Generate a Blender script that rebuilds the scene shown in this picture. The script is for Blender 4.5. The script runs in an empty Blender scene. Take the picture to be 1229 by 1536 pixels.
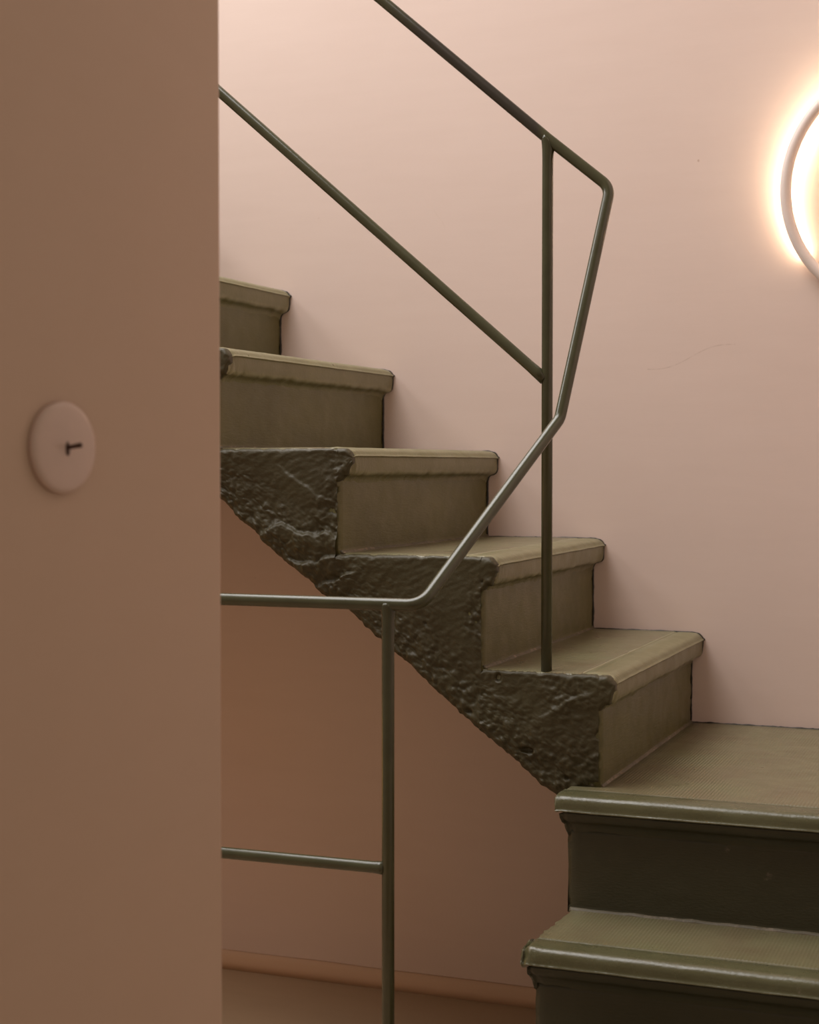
import bpy, bmesh, math, random
from mathutils import Vector, Matrix, noise

# ------------------------------------------------------------------ camera, world, light
scene = bpy.context.scene
col = scene.collection
EYE = 1.10                                   # camera height above the floor
FPX, CX, CY = 2400.0, 614.5, 768.0           # focal length and centre in pixels of the 1229 x 1536 frame
YAW, PITCH = math.radians(21.4), math.atan(68 / 2400)
F = Vector((-math.sin(YAW) * math.cos(PITCH), math.cos(YAW) * math.cos(PITCH), -math.sin(PITCH)))
RT = Vector((math.cos(YAW), math.sin(YAW), 0))
UP = RT.cross(F)
CAM = Vector((0, 0, EYE))
cam = bpy.data.cameras.new('camera')
cam.sensor_fit = 'VERTICAL'
cam.sensor_height = 36.0
cam.lens = FPX / 1536 * 36.0
cam.dof.use_dof = True
cam.dof.focus_distance = 2.6
cam.dof.aperture_fstop = 7.0
cam_o = bpy.data.objects.new('camera', cam)
m = Matrix((RT, UP, -F)).transposed().to_4x4()
m.translation = CAM
cam_o.matrix_world = m
col.objects.link(cam_o)
scene.camera = cam_o

world = bpy.data.worlds.new('world')
scene.world = world
world.use_nodes = True
bg = world.node_tree.nodes['Background']
bg.inputs[0].default_value = (1.0, 0.80, 0.60, 1)
bg.inputs[1].default_value = 0.30


def area(name, loc, target, size, size_y, power, color):
    l = bpy.data.lights.new(name, 'AREA')
    l.shape = 'RECTANGLE'
    l.size, l.size_y, l.energy, l.color = size, size_y, power, color
    o = bpy.data.objects.new(name, l)
    o.location = loc
    o.rotation_euler = (Vector(target) - Vector(loc)).to_track_quat('-Z', 'Y').to_euler()
    col.objects.link(o)
    return o


area('skylight', (-1.85, 2.3, 3.95), (-1.15, 2.5, 1.2), 3.0, 1.7, 130, (1.0, 0.97, 0.955))
area('upper_window', (-3.4, 1.75, 3.1), (-0.7, 2.5, 1.3), 1.2, 1.1, 32, (1.0, 0.97, 0.96))
lp = bpy.data.lights.new('basement_lamp', 'POINT')      # warm lamp down behind the partition, under the stairs
lp.energy, lp.color, lp.shadow_soft_size = 1.0, (1.0, 0.50, 0.12), 0.12
lo = bpy.data.objects.new('basement_lamp', lp)
lo.location = (-1.75, 2.35, 0.5)
col.objects.link(lo)

vs = scene.view_settings
vs.view_transform = 'Standard'
vs.look = 'None'
vs.gamma = 1.0
vs.use_curve_mapping = False
vs.exposure = 0.0


# ------------------------------------------------------------------ helpers
def ray(x, y):
    return F + RT * ((x - CX) / FPX) + UP * ((CY - y) / FPX)


def on_y(x, y, Y):
    d = ray(x, y)
    return CAM + d * (Y / d.y)


def smooth(a, b, t):
    t = min(1.0, max(0.0, (t - a) / (b - a)))
    return t * t * (3 - 2 * t)


def link(name, verts, faces, mat, parent=None, flat=False):
    me = bpy.data.meshes.new(name)
    me.from_pydata(verts, [], faces)
    me.validate()
    bm = bmesh.new()
    bm.from_mesh(me)
    bmesh.ops.recalc_face_normals(bm, faces=bm.faces)
    bm.to_mesh(me)
    bm.free()
    me.polygons.foreach_set('use_smooth', [not flat] * len(me.polygons))
    me.materials.append(mat)
    o = bpy.data.objects.new(name, me)
    col.objects.link(o)
    if parent is not None:
        o.parent = parent
        o.matrix_parent_inverse = parent.matrix_world.inverted()
    return o


def empty(name, loc):
    o = bpy.data.objects.new(name, None)
    o.empty_display_size = 0.1
    o.matrix_world = Matrix.Translation(loc)
    o.location = loc
    col.objects.link(o)
    return o


def tag(o, label=None, cat=None, kind=None, group=None):
    if label: o['label'] = label
    if cat: o['category'] = cat
    if kind: o['kind'] = kind
    if group: o['group'] = group
    return o


def loft_data(rings, cap0=True, cap1=True, closed=True):
    n = len(rings[0])
    verts = [tuple(p) for r in rings for p in r]
    faces = []
    for i in range(len(rings) - 1):
        for j in range(n if closed else n - 1):
            k = (j + 1) % n
            faces.append((i * n + j, i * n + k, (i + 1) * n + k, (i + 1) * n + j))
    for flag, base, r in ((cap0, 0, rings[0]), (cap1, (len(rings) - 1) * n, rings[-1])):
        if flag:
            c = sum((Vector(p) for p in r), Vector()) / n
            verts.append(tuple(c))
            ci = len(verts) - 1
            for j in range(n):
                faces.append((ci, base + j, base + (j + 1) % n))
    return verts, faces


def box(name, x0, x1, y0, y1, z0, z1, mat, parent=None, bevel=0.0):
    v = [(x, y, z) for x in (x0, x1) for y in (y0, y1) for z in (z0, z1)]
    f = [(0, 1, 3, 2), (4, 6, 7, 5), (0, 4, 5, 1), (2, 3, 7, 6), (0, 2, 6, 4), (1, 5, 7, 3)]
    o = link(name, v, f, mat, parent, flat=True)
    if bevel:
        b = o.modifiers.new('bevel', 'BEVEL')
        b.width, b.segments = bevel, 3
    return o


def resample(pts, step):
    out = [pts[0]]
    for a, b in zip(pts, pts[1:]):
        a, b = Vector(a), Vector(b)
        n = max(1, int((b - a).length / step))
        out += [a.lerp(b, i / n) for i in range(1, n + 1)]
    return out


def fillet(pts, rad, n=8):
    pts = [Vector(p) for p in pts]
    out = [pts[0]]
    for a, b, c in zip(pts, pts[1:], pts[2:]):
        d0, d1 = (a - b).normalized(), (c - b).normalized()
        half = d0.angle(d1) / 2
        t = min(rad / math.tan(half), 0.45 * (a - b).length, 0.45 * (c - b).length)
        p0, p1 = b + d0 * t, b + d1 * t
        for i in range(n + 1):
            u = i / n
            out.append(p0 * (1 - u) ** 2 + b * 2 * u * (1 - u) + p1 * u * u)
    out.append(pts[-1])
    return out


def tube(name, pts, r, mat, parent, sides=20, radii=None):
    pts = [Vector(p) for p in pts]
    rings = []
    t0 = (pts[1] - pts[0]).normalized()
    u = t0.orthogonal().normalized()
    for i, p in enumerate(pts):
        if i == 0: t = t0
        elif i == len(pts) - 1: t = (p - pts[i - 1]).normalized()
        else: t = ((p - pts[i - 1]).normalized() + (pts[i + 1] - p).normalized()).normalized()
        u = (u - t * u.dot(t)).normalized()
        w = t.cross(u)
        rr = radii[i] if radii else r
        rings.append([p + (u * math.cos(a) + w * math.sin(a)) * rr for a in (2 * math.pi * k / sides for k in range(sides))])
    v, f = loft_data(rings)
    return link(name, v, f, mat, parent)


# ------------------------------------------------------------------ materials
def mat_new(name):
    ma = bpy.data.materials.new(name)
    ma.use_nodes = True
    nt = ma.node_tree
    return ma, nt, nt.nodes['Principled BSDF']


def node(nt, kind, **kw):
    n = nt.nodes.new(kind)
    for k, v in kw.items():
        setattr(n, k, v)
    return n


def noise_tex(nt, vec, scale, detail=4, rough=0.5, stretch=None):
    n = node(nt, 'ShaderNodeTexNoise')
    n.inputs['Scale'].default_value = scale
    n.inputs['Detail'].default_value = detail
    n.inputs['Roughness'].default_value = rough
    if stretch:
        mp = node(nt, 'ShaderNodeMapping')
        mp.inputs['Scale'].default_value = stretch
        nt.links.new(vec, mp.inputs['Vector'])
        vec = mp.outputs['Vector']
    nt.links.new(vec, n.inputs['Vector'])
    return n.outputs['Fac']


def ramp(nt, fac, lo, hi):
    r = node(nt, 'ShaderNodeMapRange')
    r.inputs['From Min'].default_value = lo
    r.inputs['From Max'].default_value = hi
    nt.links.new(fac, r.inputs['Value'])
    return r.outputs['Result']


def mix(nt, fac, a, b):
    mx = node(nt, 'ShaderNodeMix', data_type='RGBA')
    if isinstance(fac, float): mx.inputs[0].default_value = fac
    else: nt.links.new(fac, mx.inputs[0])
    for k, c in ((6, a), (7, b)):
        if isinstance(c, tuple): mx.inputs[k].default_value = (*c, 1)
        else: nt.links.new(c, mx.inputs[k])
    return mx.outputs[2]


def math_n(nt, op, a, b=None, c=None):
    n = node(nt, 'ShaderNodeMath', operation=op)
    for k, v in enumerate((a, b, c)):
        if v is None: continue
        if isinstance(v, (int, float)): n.inputs[k].default_value = v
        else: nt.links.new(v, n.inputs[k])
    return n.outputs[0]


def bump(nt, height, strength, dist, normal=None):
    b = node(nt, 'ShaderNodeBump')
    b.inputs['Strength'].default_value = strength
    b.inputs['Distance'].default_value = dist
    nt.links.new(height, b.inputs['Height'])
    if normal is not None: nt.links.new(normal, b.inputs['Normal'])
    return b.outputs['Normal']


def pos(nt):
    return node(nt, 'ShaderNodeNewGeometry').outputs['Position']


def wall_material(name, base, dark, marks=False):
    ma, nt, bs = mat_new(name)
    p = pos(nt)
    f1 = ramp(nt, noise_tex(nt, p, 2.5, 5), 0.3, 0.75)
    f2 = ramp(nt, noise_tex(nt, p, 14, 6, 0.6, (0.35, 1, 2.2)), 0.35, 0.75)
    c = mix(nt, math_n(nt, 'MULTIPLY', math_n(nt, 'ADD', f1, f2), 0.4), base, dark)
    if marks:
        s = node(nt, 'ShaderNodeSeparateXYZ')
        nt.links.new(p, s.inputs[0])
        x, z = s.outputs['X'], s.outputs['Z']
        for (xa, za), (xb, zb), bow, wd, tone in (((-0.715, 1.291), (-0.54, 1.335), 0.008, 0.0011, (0.40, 0.27, 0.21)),
                                              ((-1.165, 1.64), (-1.135, 1.585), 0.004, 0.0008, (0.52, 0.38, 0.30))):
            t = ramp(nt, x, xa, xb)
            line = math_n(nt, 'ADD', math_n(nt, 'MULTIPLY_ADD', t, zb - za, za),
                          math_n(nt, 'MULTIPLY', math_n(nt, 'SINE', math_n(nt, 'MULTIPLY', t, 6.28)), -bow))
            d = math_n(nt, 'ABSOLUTE', math_n(nt, 'SUBTRACT', z, line))
            inside = math_n(nt, 'MULTIPLY', math_n(nt, 'GREATER_THAN', t, 0.01), math_n(nt, 'LESS_THAN', t, 0.99))
            broken = ramp(nt, noise_tex(nt, p, 60, 2), 0.3, 0.6)
            msk = math_n(nt, 'MULTIPLY', math_n(nt, 'MULTIPLY', math_n(nt, 'LESS_THAN', d, wd), inside), broken)
            c = mix(nt, math_n(nt, 'MULTIPLY', msk, 0.35), c, tone)
        # small stains and pin holes
        sp = ramp(nt, noise_tex(nt, p, 47, 1), 0.835, 0.86)
        c = mix(nt, math_n(nt, 'MULTIPLY', sp, 0.5), c, (0.36, 0.20, 0.12))
    nt.links.new(c, bs.inputs['Base Color'])
    bs.inputs['Roughness'].default_value = 0.55
    bs.inputs['Specular IOR Level'].default_value = 0.35
    h = math_n(nt, 'ADD', noise_tex(nt, p, 45, 6, 0.6, (0.25, 1, 3.0)), math_n(nt, 'MULTIPLY', noise_tex(nt, p, 7, 3), 2.5))
    nt.links.new(bump(nt, h, 0.10, 0.0012), bs.inputs['Normal'])
    return ma


def paint_material(name, base, alt, worn, rough, rib=False, fine=0.35, chip=(0.62, 0.72), chips=0.8, brush=None, edge=None, spec=0.5):
    ma, nt, bs = mat_new(name)
    p = pos(nt)
    n1 = ramp(nt, noise_tex(nt, p, 9, 5, 0.6), 0.35, 0.68)
    c = mix(nt, n1, base, alt)
    n2 = ramp(nt, noise_tex(nt, p, 38, 6, 0.72), *chip)
    low = ramp(nt, noise_tex(nt, p, 7, 2), 0.42, 0.6)
    c = mix(nt, math_n(nt, 'MULTIPLY', math_n(nt, 'MULTIPLY', n2, low), chips), c, worn)
    if edge:
        pt = node(nt, 'ShaderNodeNewGeometry').outputs['Pointiness']
        em = math_n(nt, 'MULTIPLY', ramp(nt, pt, edge[0], edge[1]), ramp(nt, noise_tex(nt, p, 16, 5, 0.7), edge[2], edge[2] + 0.12))
        c = mix(nt, math_n(nt, 'MULTIPLY', em, edge[3]), c, edge[4])
    nt.links.new(c, bs.inputs['Base Color'])
    bs.inputs['Specular IOR Level'].default_value = spec
    rr = ramp(nt, noise_tex(nt, p, 20, 5, 0.6), 0.2, 0.8)
    nt.links.new(math_n(nt, 'MULTIPLY_ADD', rr, 0.22, rough - 0.1), bs.inputs['Roughness'])
    h = noise_tex(nt, p, 220, 5, 0.6, brush)
    nrm = bump(nt, h, fine, 0.0012)
    if rib:
        w = node(nt, 'ShaderNodeTexWave', wave_type='BANDS', bands_direction='X', wave_profile='SIN')
        w.inputs['Scale'].default_value = 1 / 0.0052 * 2 * math.pi / 20
        w.inputs['Distortion'].default_value = 0.0
        nt.links.new(p, w.inputs['Vector'])
        fade = ramp(nt, noise_tex(nt, p, 8, 3), 0.3, 0.6)
        nrm = bump(nt, math_n(nt, 'MULTIPLY', w.outputs['Fac'], fade), 0.5, 0.0012, nrm)
    nt.links.new(nrm, bs.inputs['Normal'])
    return ma


M = {}
M['wall'] = wall_material('pink_plaster', (0.70, 0.555, 0.49), (0.66, 0.515, 0.45), True)
M['partition'] = wall_material('beige_pink_plaster', (0.60, 0.44, 0.345), (0.57, 0.415, 0.32))
M['floor'] = wall_material('brown_floor', (0.44, 0.32, 0.21), (0.38, 0.275, 0.18))
M['base'] = wall_material('baseboard_paint', (0.62, 0.42, 0.29), (0.56, 0.38, 0.26))
OLIVE, OLIVE2 = (0.118, 0.105, 0.036), (0.094, 0.083, 0.027)
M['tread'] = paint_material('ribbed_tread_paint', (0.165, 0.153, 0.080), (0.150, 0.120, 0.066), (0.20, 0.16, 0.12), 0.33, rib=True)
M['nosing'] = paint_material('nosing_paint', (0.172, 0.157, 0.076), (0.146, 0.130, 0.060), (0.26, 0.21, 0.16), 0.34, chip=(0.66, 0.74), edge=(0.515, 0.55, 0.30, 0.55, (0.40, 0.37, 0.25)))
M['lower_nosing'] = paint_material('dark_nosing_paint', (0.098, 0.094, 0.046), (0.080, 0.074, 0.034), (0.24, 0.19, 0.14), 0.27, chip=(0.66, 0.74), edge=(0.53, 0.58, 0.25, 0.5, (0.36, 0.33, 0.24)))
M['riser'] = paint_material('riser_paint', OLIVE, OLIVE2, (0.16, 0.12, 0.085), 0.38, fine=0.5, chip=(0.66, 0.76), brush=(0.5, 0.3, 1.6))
M['shaded_riser'] = paint_material('shaded_scuffed_riser_paint', (0.042, 0.038, 0.018), (0.034, 0.030, 0.013), (0.15, 0.115, 0.085), 0.45, fine=0.5, chip=(0.64, 0.76), brush=(0.5, 0.3, 1.6))  # riser paint darkened to put shade into its colour; pale chips are scuffs
M['stringer'] = paint_material('rough_side_paint', (0.056, 0.047, 0.021), (0.044, 0.034, 0.014), (0.26, 0.20, 0.14), 0.48, fine=0.6, chip=(0.72, 0.78), chips=0.5, edge=(0.56, 0.64, 0.50, 0.7, (0.30, 0.24, 0.16)), spec=0.36)


def rail_material():
    ma, nt, bs = mat_new('rail_paint')
    p = pos(nt)
    c = mix(nt, ramp(nt, noise_tex(nt, p, 25, 4), 0.35, 0.7), (0.062, 0.060, 0.028), (0.050, 0.047, 0.021))
    s = node(nt, 'ShaderNodeSeparateXYZ')
    nt.links.new(p, s.inputs[0])
    x, z = s.outputs['X'], s.outputs['Z']
    wob = math_n(nt, 'MULTIPLY', math_n(nt, 'SUBTRACT', noise_tex(nt, p, 30, 5, 0.7), 0.5), 0.16)
    xx = math_n(nt, 'ADD', x, wob)
    hand = math_n(nt, 'MULTIPLY', math_n(nt, 'MULTIPLY', ramp(nt, xx, -0.99, -0.93), ramp(nt, x, -0.722, -0.735)),
                  math_n(nt, 'GREATER_THAN', math_n(nt, 'ADD', z, math_n(nt, 'MULTIPLY', x, 0.87)), EYE + 0.513 - 0.718 * 0.87 - 0.016))
    c = mix(nt, math_n(nt, 'MULTIPLY', hand, 0.88), c, (0.035, 0.027, 0.022))
    nt.links.new(c, bs.inputs['Base Color'])
    bs.inputs['Roughness'].default_value = 0.25
    nt.links.new(bump(nt, noise_tex(nt, p, 130, 4), 0.12, 0.001), bs.inputs['Normal'])
    return ma


M['rail'] = rail_material()


def plain(name, c, rough, emit=None, strength=0):
    ma, nt, bs = mat_new(name)
    p = pos(nt)
    k = ramp(nt, noise_tex(nt, p, 40, 4), 0.2, 0.8)
    nt.links.new(mix(nt, k, c, tuple(v * 0.94 for v in c)), bs.inputs['Base Color'])
    bs.inputs['Roughness'].default_value = rough
    if emit:
        bs.inputs['Emission Color'].default_value = (*emit, 1)
        bs.inputs['Emission Strength'].default_value = strength
    return ma


M['joint'] = paint_material('worn_joint_filler', (0.125, 0.10, 0.06), (0.075, 0.064, 0.033), (0.32, 0.25, 0.18), 0.5, chip=(0.52, 0.62))
M['edge'] = plain('dark_paint_line', (0.018, 0.015, 0.010), 0.5)
M['ring'] = plain('lamp_ring_paint', (0.82, 0.70, 0.64), 0.45)
M['strip'] = plain('light_strip', (0.9, 0.85, 0.75), 0.5, (1.0, 0.81, 0.56), 36.0)
M['plate'] = plain('switch_plate_porcelain', (0.66, 0.50, 0.44), 0.3)
M['lever'] = plain('switch_lever_bronze', (0.07, 0.03, 0.02), 0.4)

# ------------------------------------------------------------------ the setting
YW = 3.10                                    # face of the back wall
XR = 0.22                                    # face of the right-hand wall
tag(box('floor', -3.2, 1.4, -1.2, YW, -0.06, 0.0, M['floor']), 'brown painted floor below the staircase', kind='structure')
tag(box('wall_back', -3.2, XR + 0.14, YW, YW + 0.14, -0.06, 3.0, M['wall']), 'pink painted plaster wall behind the green stairs', kind='structure')
tag(box('wall_right', XR, XR + 0.14, 1.75, YW, -0.06, 3.0, M['wall']), 'pink plaster wall closing the quarter landing', kind='structure')

# left partition, its right end at pixel column 334
head = math.radians(8.0)
wd = Vector((math.sin(head), math.cos(head), 0))
wn = Vector((math.cos(head), -math.sin(head), 0))
disc_c = CAM + ray(90, 671.5) * 1.40
r = ray(334, 700)
s_edge = -(disc_c.x * r.y - disc_c.y * r.x) / (wd.x * r.y - wd.y * r.x)
edge = disc_c + wd * s_edge
edge.z = 0
near = edge - wd * 1.5
pv = []
prof = [near, edge - wd * 0.006, edge - wd * 0.0018 - wn * 0.0018, edge - wn * 0.006,
        edge - wn * 0.124, edge - wn * 0.13 - wd * 0.006, near - wn * 0.13]
v, f = loft_data([[Vector((q.x, q.y, z)) for q in prof] for z in (0.0, 3.0)])
tag(link('wall_left', v, f, M['partition'], flat=True), 'beige pink partition wall with a round switch', kind='structure')

tag(box('wall_light_blocker', -2.12, -1.99, 1.9, YW, 0.0, 1.62, M['wall']), 'added unseen pink wall blocking light under the stairs', kind='structure')  # added out of view to keep the upper light off the floor here

# baseboard with a coved top, under the stairs
bp = [(0.0, 0.0), (-0.012, 0.0), (-0.011, 0.018), (-0.008, 0.030), (-0.003, 0.038), (0.0, 0.040)]
rings = []
for i in range(60):
    x = -1.988 + 1.31 * i / 59
    w = noise.noise((x * 6, 0, 0)) * 0.002
    rings.append([Vector((x, YW + a - (w if a < -0.001 else 0), b + (w if b > 0.001 else 0))) for a, b in bp])
v, f = loft_data(rings)
tag(link('baseboard_back', v, f, M['base']), 'low orange brown baseboard under the stairs', kind='structure')

# ------------------------------------------------------------------ the staircase
Y0 = 2.410                                   # open side of the upper flight
YF = YW - 0.0035                             # stairs stop just short of the plaster
RISE = 0.174
stairs = empty('staircase', (-0.6, 2.4, 0.0))
tag(stairs, 'olive green painted concrete staircase turning a quarter along the pink wall', 'staircase')

# nose position (near end, far end) and tread height of the upper flight
UPPER = {4: (-0.603, -0.600, -0.322), 5: (-0.796, -0.798, -0.142), 6: (-1.046, -1.020, 0.032),
         7: (-1.272, -1.250, 0.203), 8: (-1.500, -1.488, 0.377), 9: (-1.735, -1.722, 0.551), 10: (-1.965, -1.955, 0.725),
         11: (-2.195, -2.188, 0.899), 12: (-2.425, -2.420, 1.073), 13: (-2.655, -2.652, 1.247)}
Z3 = -0.498 + EYE
REC = 0.0225                                 # riser set back under the nose


def zt(k):
    return UPPER[k][2] + EYE


def nose_x(k, y):
    a, b, _ = UPPER[k]
    return a + (b - a) * (y - Y0) / (YW - Y0)


NOSE_UP = [(-0.056, 0.0), (-0.0535, 0.0), (-0.0520, -0.0016), (-0.0500, -0.0016), (-0.0485, 0.0), (-0.036, 0.0003), (-0.022, 0.0), (-0.014, -0.0010),
           (-0.008, -0.0034), (-0.0035, -0.0072), (-0.0014, -0.0105), (0.0000, -0.0120), (0.0012, -0.0127), (0.0020, -0.0134), (0.0021, -0.0141), (0.0012, -0.0148), (-0.0004, -0.0154), (-0.0010, -0.0175),
           (-0.0010, -0.022), (-0.0012, -0.029), (-0.0018, -0.036), (-0.0030, -0.0415), (-0.0060, -0.0455), (-0.0110, -0.0475), (-0.0170, -0.0495),
           (-0.0205, -0.0535), (-0.0226, -0.0590), (-0.0240, -0.0640), (-0.056, -0.0640), (-0.056, -0.030)]
NOSE_LOW = [(-0.056, 0.0), (-0.0535, 0.0), (-0.0520, -0.0014), (-0.0500, -0.0014), (-0.0485, 0.0), (-0.036, 0.0002), (-0.016, 0.0), (-0.0095, -0.0009),
            (-0.0048, -0.0035), (-0.0020, -0.0078), (-0.0006, -0.0130), (-0.0002, -0.0185), (0.0004, -0.0208), (0.0014, -0.0218), (0.0021, -0.0227), (0.0020, -0.0235),
            (0.0008, -0.0243), (-0.0022, -0.0250), (-0.010, -0.0262), (-0.056, -0.0262), (-0.056, -0.012)]
MOULD_LOW = [(-0.050, -0.0255), (-0.0030, -0.0255), (-0.0034, -0.0290), (-0.0040, -0.0330), (-0.0062, -0.0385), (-0.0120, -0.0410), (-0.0170, -0.0450), (-0.0205, -0.0520),
             (-0.0230, -0.0600), (-0.0225, -0.0625), (-0.0235, -0.0655), (-0.0262, -0.0680), (-0.0300, -0.0700), (-0.050, -0.0700), (-0.050, -0.045)]


def nosing(prof, place, length, seed, parent, mat, rough_end, name='nosing'):
    """place(u, v, s): profile point (u forward, v up) at distance s from the open end."""
    ss = []
    s = 0.0
    while s < length:
        ss.append(s)
        s += 0.0022 if s < 0.05 else 0.008
    ss.append(length)
    cu = sum(a for a, b in prof) / len(prof)
    cv = sum(b for a, b in prof) / len(prof)
    rings = []
    for sc in (0.25, 0.5, 0.72, 0.88):                      # broken, lumpy end face
        rings.append([])
        for (u, v) in prof:
            uu, vv = cu + (u - cu) * sc, cv + (v - cv) * sc
            b = noise.noise((uu * 120 + seed, vv * 120, 1.3)) * 0.0035 + noise.noise((uu * 300 + seed, vv * 300, 4.3)) * 0.0015
            rings[-1].append(place(uu, vv, b - 0.0035 * (1 - sc) * 2))
    for s in ss:
        e = smooth(0.030, 0.0, s) * rough_end
        wob = 0.0007 + 0.0030 * e
        ragged = smooth(length - 0.02, length, s)
        pts = []
        for i, (u, v) in enumerate(prof):
            q = Vector((u * 70 + seed * 7.1, v * 70, s * 22))
            q2 = Vector((u * 260 + seed, v * 260 + 5, s * 200))
            fade = smooth(-0.053, -0.03, u) if v > -0.01 else 1.0
            du = (noise.noise(q) * wob + noise.noise(q2) * (0.0004 + 0.0016 * e)) * fade
            dv = (noise.noise(q + Vector((9, 3, 1))) * wob * 0.8 + noise.noise(q2 + Vector((2, 8, 3))) * (0.0003 + 0.0012 * e)) * fade
            if v < -0.036 and name == 'nosing':                                   # ragged lower lip
                dv += noise.noise((s * 60, seed * 3.3, v * 9)) * 0.0022 + noise.noise((s * 230, seed, 0)) * 0.0012
            du -= e * 0.0040 * smooth(0.012, 0.0, s)
            dv -= e * 0.0040 * smooth(0.012, 0.0, s) * (1 if v > -0.03 else -1)
            dv -= ragged * 0.0008
            pts.append(place(u + du, v + dv, s))
        rings.append(pts)
    vts, fcs = loft_data(rings)
    return link(name, vts, fcs, mat, parent)


def slab(name, ax, x0f, x1f, y0, y1, z1, thick, mat, parent, seed, chip=0.0):
    """tread field: top grid with sides; x0f/x1f give its x range at depth y, chipped along the open edge y0."""
    ny, nx = 60, 30
    top = []
    for j in range(ny + 1):
        y = y0 + (y1 - y0) * (j / ny) ** 1.6
        for i in range(nx + 1):
            t = i / nx
            x = x0f(y) + (x1f(y) - x0f(y)) * t
            e = smooth(0.012, 0.0, y - y0) * chip
            dz = noise.noise((x * 14, y * 14, seed)) * 0.0008 - e * (0.0018 + 0.0030 * max(0, noise.noise((x * 55, seed, 2))))
            yy = y + (noise.noise((x * 70, seed, 7)) * 0.003 * chip if j == 0 else 0)
            if j == ny: yy += noise.noise((x * 90, seed, 1)) * 0.0015
            top.append(Vector((x, yy, z1 + dz)))
    w = nx + 1
    faces = [(j * w + i, j * w + i + 1, (j + 1) * w + i + 1, (j + 1) * w + i) for j in range(ny) for i in range(nx)]
    rim = [i for i in range(w)] + [j * w + nx for j in range(1, ny + 1)] + [ny * w + i for i in range(nx - 1, -1, -1)] + [j * w for j in range(ny - 1, 0, -1)]
    n0 = len(top)
    verts = [tuple(q) for q in top] + [(top[i].x, top[i].y, z1 - thick) for i in rim]
    for a in range(len(rim)):
        b = (a + 1) % len(rim)
        faces.append((rim[a], rim[b], n0 + b, n0 + a))
    faces.append(tuple(n0 + a for a in range(len(rim))))
    return link(name, verts, faces, mat, parent)


def riser_slab(place, length, z0, z1, mat, parent, seed, far_ragged=True):
    """thin upright slab: place(d, z, s) with d = distance behind its face."""
    rings = []
    n = int(length / 0.008)
    zs = [z0 + (z1 - z0) * i / 22 for i in range(23)]
    for k in range(n + 1):
        s = length * k / n
        pts = []
        rag = 1.0 if k == n else 0.0
        for z in zs:
            d = noise.noise((s * 9, z * 9, seed)) * 0.0016 + noise.noise((s * 40, z * 55, seed + 3)) * 0.0005
            d += 0.004 * smooth(0.008, 0.0, s)
            d += smooth(length - 0.014, length, s) * (0.001 + 0.004 * max(0, noise.noise((z * 60, seed, 5)) + noise.noise((z * 150, seed, 8)) * 0.6))
            d -= 0.0035 * smooth(z0 + 0.006, z0, z)
            pts.append(place(d, z, s + noise.noise((z * 60, seed, 9)) * 0.0018 * (1 if k == 0 else 0)))
        pts += [place(0.03, z1, s), place(0.03, z0, s)]
        rings.append(pts)
    v, f = loft_data(rings)
    return link('riser', v, f, mat, parent)


# --- upper flight
keys = sorted(UPPER)
for k in keys:
    if k == 13: continue
    z = zt(k)
    nx_next = k + 1
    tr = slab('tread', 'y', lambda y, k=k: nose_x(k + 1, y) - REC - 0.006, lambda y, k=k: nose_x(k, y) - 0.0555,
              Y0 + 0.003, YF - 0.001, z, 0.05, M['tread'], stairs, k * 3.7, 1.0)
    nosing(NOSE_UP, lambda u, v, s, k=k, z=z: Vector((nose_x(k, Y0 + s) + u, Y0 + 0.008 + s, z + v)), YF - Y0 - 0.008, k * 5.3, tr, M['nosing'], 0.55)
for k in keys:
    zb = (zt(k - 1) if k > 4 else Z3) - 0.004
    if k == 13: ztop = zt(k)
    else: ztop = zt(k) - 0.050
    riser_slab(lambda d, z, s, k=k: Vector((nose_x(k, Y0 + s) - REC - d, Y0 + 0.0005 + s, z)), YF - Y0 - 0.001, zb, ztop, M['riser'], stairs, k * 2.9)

# worn filler along the foot of each riser
def joint(place, length, seed):
    rings = []
    n = int(length / 0.004)
    for i in range(n + 1):
        t = length * i / n
        a = 0.0012 + 0.0022 * max(0, noise.noise((t * 30, seed, 0)) + 0.2) + 0.0016 * max(0, noise.noise((t * 120, seed, 4)))
        b = 0.0012 + 0.0020 * max(0, noise.noise((t * 35, seed, 9)) + 0.2)
        rings.append([place(t, -0.006, -0.002), place(t, a + 0.003, -0.002), place(t, a * 0.5, b * 0.6), place(t, -0.001, b + 0.002), place(t, -0.006, b + 0.002)])
    v, f = loft_data(rings)
    return link('joint_filler', v, f, M['joint'], stairs)


for k in keys:
    zb = (zt(k - 1) if k > 4 else Z3)
    joint(lambda t, o_, h, k=k, zb=zb: Vector((nose_x(k, Y0 + t) - REC + 0.002 + o_, Y0 + 0.006 + t, zb + h)), YF - Y0 - 0.008, k * 1.7)

# dark ragged paint line where each step meets the plaster
def paint_edge(pts, seed):
    pts = resample([Vector(q) for q in pts], 0.003)
    rings = []
    for i, q in enumerate(pts):
        a, b = pts[max(0, i - 1)], pts[min(len(pts) - 1, i + 1)]
        t = (b - a).normalized()
        n = Vector((-t.z, 0, t.x))
        wdt = 0.0005 + 0.0015 * max(0, noise.noise((q.x * 40, seed, q.z * 40)) + 0.2) + 0.0012 * max(0, noise.noise((q.x * 210, seed, q.z * 210)))
        o_ = Vector((0, 1, 0))
        rings.append([q - n * 0.0015 + o_ * (YF - 0.001 - q.y), q + n * wdt + o_ * (YF - 0.0005 - q.y), q + n * wdt + o_ * (YW - 0.0002 - q.y), q - n * 0.0015 + o_ * (YW - 0.0002 - q.y)])
    v, f = loft_data(rings)
    return link('paint_edge', v, f, M['edge'], stairs)


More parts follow.
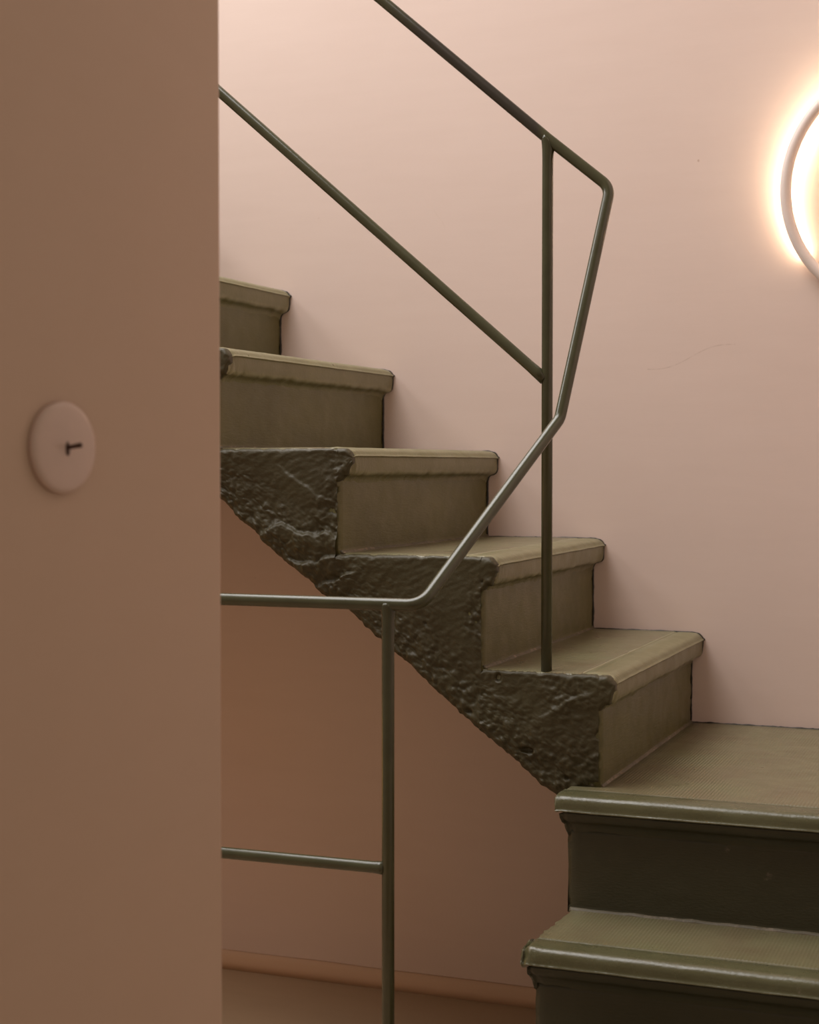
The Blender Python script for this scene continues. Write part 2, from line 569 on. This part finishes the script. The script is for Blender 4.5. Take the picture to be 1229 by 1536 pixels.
for k in keys[:-1]:
    zk = zt(k)
    xf = UPPER[k][1]
    below = zt(k - 1) if k > 4 else Z3
    pts = [(xf - REC, YF, below), (xf - REC, YF, zk - 0.062)] + [(xf + u, YF, zk + v) for u, v in NOSE_UP[26:7:-1]] + [(xf - 0.022, YF, zk), (UPPER[k + 1][1] - REC, YF, zk)]
    paint_edge(pts[::-1], k)
paint_edge([(UPPER[4][1] - REC, YF, Z3), (XR - 0.004, YF, Z3)], 3)

# rough open side: one continuous cast mass with a ragged soffit
SOFFIT = [(-2.8, 1.245), (-2.2, 0.735), (-1.6, 0.215), (-1.36, 0.008), (-1.28, -0.069), (-1.246, -0.098), (-1.222, -0.115), (-1.173, -0.158), (-1.117, -0.195), (-1.103, -0.212),
          (-1.055, -0.237), (-1.026, -0.263), (-0.999, -0.283), (-0.933, -0.335), (-0.853, -0.402), (-0.789, -0.449), (-0.736, -0.494), (-0.693, -0.523), (-0.64, -0.56), (-0.6, -0.59)]


def soffit(x):
    for (a, za), (b, zb) in zip(SOFFIT, SOFFIT[1:]):
        if a <= x <= b:
            return EYE + za + (zb - za) * (x - a) / (b - a)
    return EYE + SOFFIT[-1][1]


def ledge(x, z, pts, height, tail):
    for (a, za), (b, zb) in zip(pts, pts[1:]):
        if a <= x <= b:
            d = EYE + za + (zb - za) * (x - a) / (b - a) + noise.noise((x * 60, 3, za)) * 0.006 - z
            ends = smooth(pts[0][0], pts[0][0] + 0.03, x) * smooth(pts[-1][0], pts[-1][0] - 0.03, x)
            return height * ends * smooth(-0.003, 0.004, d) * smooth(tail, 0.0, d)
    return 0.0


LEDGES = [([(-1.23, -0.125), (-1.19, -0.098), (-1.165, -0.095), (-1.13, -0.112), (-1.085, -0.108), (-1.05, -0.125)], 0.009, 0.055),
          ([(-1.17, -0.15), (-1.13, -0.160), (-1.09, -0.150), (-1.05, -0.135)], 0.009, 0.05),
          ([(-1.15, -0.185), (-1.10, -0.195), (-1.06, -0.180), (-1.03, -0.165)], 0.008, 0.05),
          ([(-0.74, -0.40), (-0.71, -0.385), (-0.66, -0.355), (-0.62, -0.34)], 0.003, 0.04),
          ([(-1.19, 0.01), (-1.13, -0.03), (-1.08, -0.06)], 0.003, 0.05)]


def side_relief(x, z):
    q = Vector((x, 0, z))
    m1 = smooth(-0.10, 0.40, noise.noise(q * 7 + Vector((3, 1, 0))))
    m2 = smooth(0.12, -0.02, (z - soffit(x)) - 0.03)
    rough = 0.14 + 0.86 * max(m1, m2 * 0.85)
    d = noise.noise(q * 11) * 0.0050
    d += noise.fractal(q * 42, 0.8, 2.1, 4) * 0.0034 * rough
    wq = q + Vector((noise.noise(q * 45), 0, noise.noise(q * 45 + Vector((5, 5, 5))))) * 0.006
    f1 = noise.voronoi(wq * 95)[0]
    d += (0.42 - min(0.7, f1[0])) * 0.0078 * rough
    f2 = noise.voronoi(wq * 190 + Vector((7, 0, 2)))[0]
    d += (0.4 - f2[0]) * 0.0030 * rough
    # brushed-on smears on the smooth patches
    d += noise.noise(Vector((x * 25 + z * 40, 0, z * 130 - x * 60))) * 0.0009 * (1 - rough * 0.7)
    pit = noise.noise(q * 36 + Vector((11, 0, 4)))
    d -= smooth(0.56, 0.72, pit) * 0.007
    for pts, h, tail in LEDGES:
        d += ledge(x, z, pts, h, tail)
    return d


verts, faces = [], []
for k in keys:
    if k == 13: continue
    xa = nose_x(k + 1, Y0) - REC - 0.004
    xb = nose_x(k, Y0) - REC - 0.003
    top = zt(k) - 0.0015
    nxs = max(4, int((xb - xa) / (0.0021 if k < 8 else 0.006)))
    rings = []
    for i in range(nxs + 1):
        x = xa + (xb - xa) * i / nxs
        so = soffit(x) + noise.noise((x * 45, 0, 1)) * 0.004 + noise.noise((x * 140, 0, 2)) * 0.0028
        tp = top - max(0.0, noise.noise((x * 60, 0, k))) * 0.004 - abs(noise.noise((x * 170, 3, k))) * 0.0015
        rows = 150 if k < 8 else 50
        pts = []
        for j in range(rows + 1):
            z = tp + (so - tp) * j / rows
            d = side_relief(x, z)
            et, eb = tp - z, z - so
            edge_r = 0.006 * (1 - math.sqrt(max(0, 1 - (1 - min(1, et / 0.006)) ** 2)))
            edge_b = 0.016 * (1 - math.sqrt(max(0, 1 - (1 - min(1, eb / 0.016)) ** 2)))
            edge_b = min(edge_b, 0.016)
            pts.append(Vector((x, Y0 - 0.003 - d * (0.35 + 0.65 * min(1, et / 0.008)) + edge_r + edge_b, z)))
        pts += [Vector((x, Y0 + 0.06, so + noise.noise((x * 30, 2, 5)) * 0.004)), Vector((x, Y0 + 0.3, so)), Vector((x, YF, so)), Vector((x, YF, top - 0.052)), Vector((x, Y0 + 0.03, top - 0.052)), Vector((x, Y0 + 0.012, tp))]
        rings.append(pts)
    v, f = loft_data(rings, False, False)
    b = len(verts)
    verts += v
    faces += [tuple(q + b for q in t) for t in f]
    # broken end of the projecting nose, one with the side
    xn = nose_x(k, Y0)
    zk = zt(k)
    rings = []
    for i in range(15):
        t = i / 14
        x = xb - 0.002 + (xn - 0.0005 - xb + 0.002) * t
        up_ = zk - 0.0015 - 0.014 * (1 - math.sqrt(max(0, 1 - smooth(0.35, 1.0, t) ** 2 * 0.98))) - abs(noise.noise((x * 120, 2, k))) * 0.002
        dn_ = zk - 0.060 + 0.012 * smooth(0.0, 0.5, t) + 0.022 * smooth(0.6, 1.0, t) + noise.noise((x * 120, 7, k)) * 0.003
        pts = []
        for j in range(31):
            z = up_ + (dn_ - up_) * j / 30
            d = side_relief(x, z)
            e = min(up_ - z, z - dn_, (xn - x) * 0.8 + 0.001)
            er = 0.009 * (1 - math.sqrt(max(0, 1 - (1 - min(1, e / 0.009)) ** 2)))
            pts.append(Vector((x + noise.noise((z * 90, 3, k)) * 0.002 * t, Y0 - 0.003 - d * (0.35 + 0.65 * min(1, (up_ - z) / 0.008)) + er, z)))
        pts += [Vector((x, Y0 + 0.014, dn_)), Vector((x, Y0 + 0.014, up_))]
        rings.append(pts)
    v, f = loft_data(rings, False, True)
    b = len(verts)
    verts += v
    faces += [tuple(q + b for q in t) for t in f]
o = link('stringer', verts, faces, M['stringer'], stairs)
o['label'] = 'rough dark olive concrete side of the upper flight'

# --- lower flight, coming towards the hall
LOWER = {3: (2.326, -0.675, -0.498), 2: (2.135, -0.668, -0.676), 1: (1.935, -0.672, -0.855)}
XE = XR - 0.003
prev_z = 0.0
for k in (3, 2, 1):
    ny, xl, z = LOWER[k]
    z += EYE
    if k == 3:
        back = lambda x: YF - 0.001
        y_back = YF
    else:
        y_back = LOWER[k + 1][0] + REC + 0.006
    x_left = xl + (0.004 if k == 3 else 0.010)
    if k == 3:
        tr = slab('tread', 'y', lambda y, xl=xl: (xl + 0.004) if y < Y0 - 0.004 else nose_x(4, max(y, Y0)) - REC - 0.006, lambda y: XE, ny + 0.0555, y_back - 0.001, z, 0.05, M['tread'], stairs, 31.0)
    else:
        tr = slab('tread', 'y', lambda y, xl=xl, y_back=y_back, ny=ny, k=k: xl + 0.004 + (0.012 * (y - ny) / (y_back - ny)) + noise.noise((y * 60, k, 0)) * 0.004, lambda y: XE, ny + 0.0555, y_back, z, 0.05, M['tread'], stairs, k * 11.0)
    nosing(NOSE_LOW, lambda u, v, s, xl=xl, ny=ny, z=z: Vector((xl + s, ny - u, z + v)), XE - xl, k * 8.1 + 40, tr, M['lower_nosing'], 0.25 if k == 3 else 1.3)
    nosing(MOULD_LOW, lambda u, v, s, xl=xl, ny=ny, z=z: Vector((xl + 0.005 + 0.45 * (-u if u > -0.03 else 0.03) + s, ny - u, z + v)), XE - xl - 0.02, k * 4.7 + 11, tr, M['shaded_riser'], 0.6, 'moulding')
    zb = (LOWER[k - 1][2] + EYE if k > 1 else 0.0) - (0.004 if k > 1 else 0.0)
    riser_slab(lambda d, zz, s, ny=ny, xl=xl: Vector((xl + 0.014 + s, ny + REC + d, zz)), XE - xl - 0.014, zb, z - 0.055, M['shaded_riser'], stairs, k * 6.1 + 20)
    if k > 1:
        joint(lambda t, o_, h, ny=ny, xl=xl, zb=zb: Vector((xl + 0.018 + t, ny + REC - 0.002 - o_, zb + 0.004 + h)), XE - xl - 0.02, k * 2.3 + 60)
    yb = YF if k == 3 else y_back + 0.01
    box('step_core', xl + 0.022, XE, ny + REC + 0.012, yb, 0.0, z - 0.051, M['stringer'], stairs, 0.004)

# ------------------------------------------------------------------ the steel railing
RR = 0.0087
YP = 2.425
P_post = on_y(820.8, 700, YP)
post_x = P_post.x
top_a = on_y(573, 0, YP)
top_b = on_y(822, 208, YP)
sl = (top_b.z - top_a.z) / (top_b.x - top_a.x)
bend = on_y(915.5, 281.5, YP)
up_end = Vector((-2.6, YP, top_b.z + sl * (-2.6 - top_b.x)))
Y2 = 2.03
corner = on_y(632, 908, Y2)
nrm = Vector((bend.y - corner.y, corner.x - bend.x, 0))
d = ray(840, 628)
kink = CAM + d * ((bend - CAM).dot(nrm) / d.dot(nrm))
lo_end = Vector((-1.985, Y2, corner.z - 0.003))
railing = empty('stair_railing', (post_x, YP, 0.0))
tag(railing, 'thin olive painted steel railing with posts and a handrail bent around the stair turn', 'railing')
path = fillet([up_end, top_b, bend, kink, corner, lo_end], 0.030, 10)
tube('handrail', resample(path, 0.05), RR, M['rail'], railing)


def post(x, y, z0, zc, slope):
    """zc: height of the handrail axis over the post; the top is cut to the rail."""
    rings = []
    for h, rad in ((None, RR), (0.30, RR), (0.024, RR), (0.014, RR * 1.02), (0.007, RR * 1.07), (0.002, RR * 1.16), (-0.002, RR * 1.16)):
        ring = []
        for a in (2 * math.pi * k / 20 for k in range(20)):
            dx, dy = rad * math.cos(a), rad * math.sin(a)
            cut = zc + slope * dx - math.sqrt(max(0.0, RR ** 2 - dy ** 2)) * 0.98 * math.sqrt(1 + slope ** 2)
            ring.append(Vector((x + dx, y + dy, z0 if h is None else cut - h)))
        rings.append(ring)
    v, f = loft_data(rings)
    return link('post', v, f, M['rail'], railing)


post(post_x, YP, zt(4) - 0.002, top_b.z + sl * (post_x - top_b.x), sl)
p2 = on_y(582.3, 1100, Y2)
post(p2.x, Y2, 0.0, corner.z, 0.0)
ma_, mb_ = on_y(340, 147, YP), on_y(811, 563, YP)
sl2 = (mb_.z - ma_.z) / (mb_.x - ma_.x)
tube('mid_rail', [Vector((-2.55, YP, mb_.z + sl2 * (-2.55 - mb_.x))), ma_, Vector((mb_.x - 0.016, YP, mb_.z - sl2 * 0.016)), Vector((mb_.x - 0.007, YP, mb_.z - sl2 * 0.007)), Vector((post_x - 0.004, YP, mb_.z + sl2 * (post_x - 0.004 - mb_.x)))],
     RR, M['rail'], railing, radii=[RR, RR, RR, RR * 1.06, RR * 1.12])
m2 = on_y(575, 1302, Y2)
tube('mid_rail', [Vector((-1.985, Y2, m2.z - 0.002)), Vector((-1.2, Y2, m2.z - 0.001)), Vector((p2.x - 0.022, Y2, m2.z)), Vector((p2.x - 0.013, Y2, m2.z)), Vector((p2.x - 0.005, Y2, m2.z))],
     RR * 0.95, M['rail'], railing, radii=[RR * 0.95] * 3 + [RR * 1.02, RR * 1.08])

# ------------------------------------------------------------------ ring lamp on the back wall
LR, lr = 0.2215, 0.0105
lc = on_y(1364, 277, YW - 0.032)
lamp = empty('wall_lamp', lc)
tag(lamp, 'round ring wall lamp glowing warm white against the pink wall', 'lamp')
tilt = math.radians(5.2)
tz = Vector((0, -math.sin(tilt), math.cos(tilt)))      # ring plane: x and a vertical leaning off the wall at the top
tn = Vector((0, math.cos(tilt), math.sin(tilt)))       # towards the wall
rings = []
NS = 128
for i in range(NS):
    a = 2 * math.pi * i / NS
    rad = Vector((math.cos(a), 0, 0)) + tz * math.sin(a)
    c = lc + rad * LR
    rings.append([c + rad * (lr * math.cos(b)) + tn * (lr * math.sin(b)) for b in (2 * math.pi * k / 16 for k in range(16))])
rings.append(rings[0])
v, f = loft_data(rings, False, False)
link('ring', v, f, M['ring'], lamp)
rings = []
for i in range(100):
    a = math.radians(-32) + math.radians(244) * i / 99
    rad = Vector((math.cos(a), 0, 0)) + tz * math.sin(a)
    c = lc + rad * LR + tn * (lr * 0.9)
    rings.append([c + rad * w + tn * h for w, h in ((-0.0045, 0), (0.0045, 0), (0.0045, 0.003), (-0.0045, 0.003))])
v, f = loft_data(rings)
link('light_strip', v, f, M['strip'], lamp, flat=True)
for sx in (-0.03, 0.03):
    a = math.asin(-math.sqrt(LR ** 2 - sx ** 2) / LR)
    c = lc + Vector((sx, 0, 0)) + tz * (-math.sqrt(LR ** 2 - sx ** 2))
    tube('mounting_pin', [c, Vector((c.x, YW, c.z))], 0.004, M['ring'], lamp, 12)

# ------------------------------------------------------------------ round switch on the partition
sw = empty('light_switch', disc_c)
tag(sw, 'round pale pink light switch with a small dark lever on the partition', 'switch')
SR = 0.0405


def lathe(name, prof, base, mat, parent, n=64):
    side = wd
    rings = []
    for rad, h in prof:
        rings.append([base + wn * h + (side * math.cos(a) + Vector((0, 0, 1)) * math.sin(a)) * rad for a in (2 * math.pi * k / n for k in range(n))])
    v, f = loft_data(rings)
    return link(name, v, f, mat, parent)


plate = lathe('cover_plate', [(SR, 0.0), (SR, 0.0045), (SR - 0.0008, 0.0062), (SR - 0.0025, 0.0074), (SR - 0.006, 0.0080), (SR * 0.5, 0.0086), (0.004, 0.0088)], disc_c, M['plate'], sw)
fc = disc_c + wn * 0.0086
rings = []
for h, sc in ((-0.001, 1.0), (0.0008, 1.0), (0.0012, 0.7)):
    rings.append([fc + wn * h + wd * (0.0026 * sc * math.cos(a)) + Vector((0, 0, 1)) * (0.0062 * sc * math.sin(a) - 0.001) for a in (2 * math.pi * k / 20 for k in range(20))])
v, f = loft_data(rings)
link('lever_slot', v, f, M['lever'], sw)
tip = wn * 0.016 + Vector((0, 0, 0.0022))
tube('lever', [fc, fc + tip * 0.4, fc + tip * 0.85, fc + tip * 0.97, fc + tip], 0.002, M['lever'], sw, 14, radii=[0.0018, 0.0019, 0.0023, 0.0021, 0.0012])
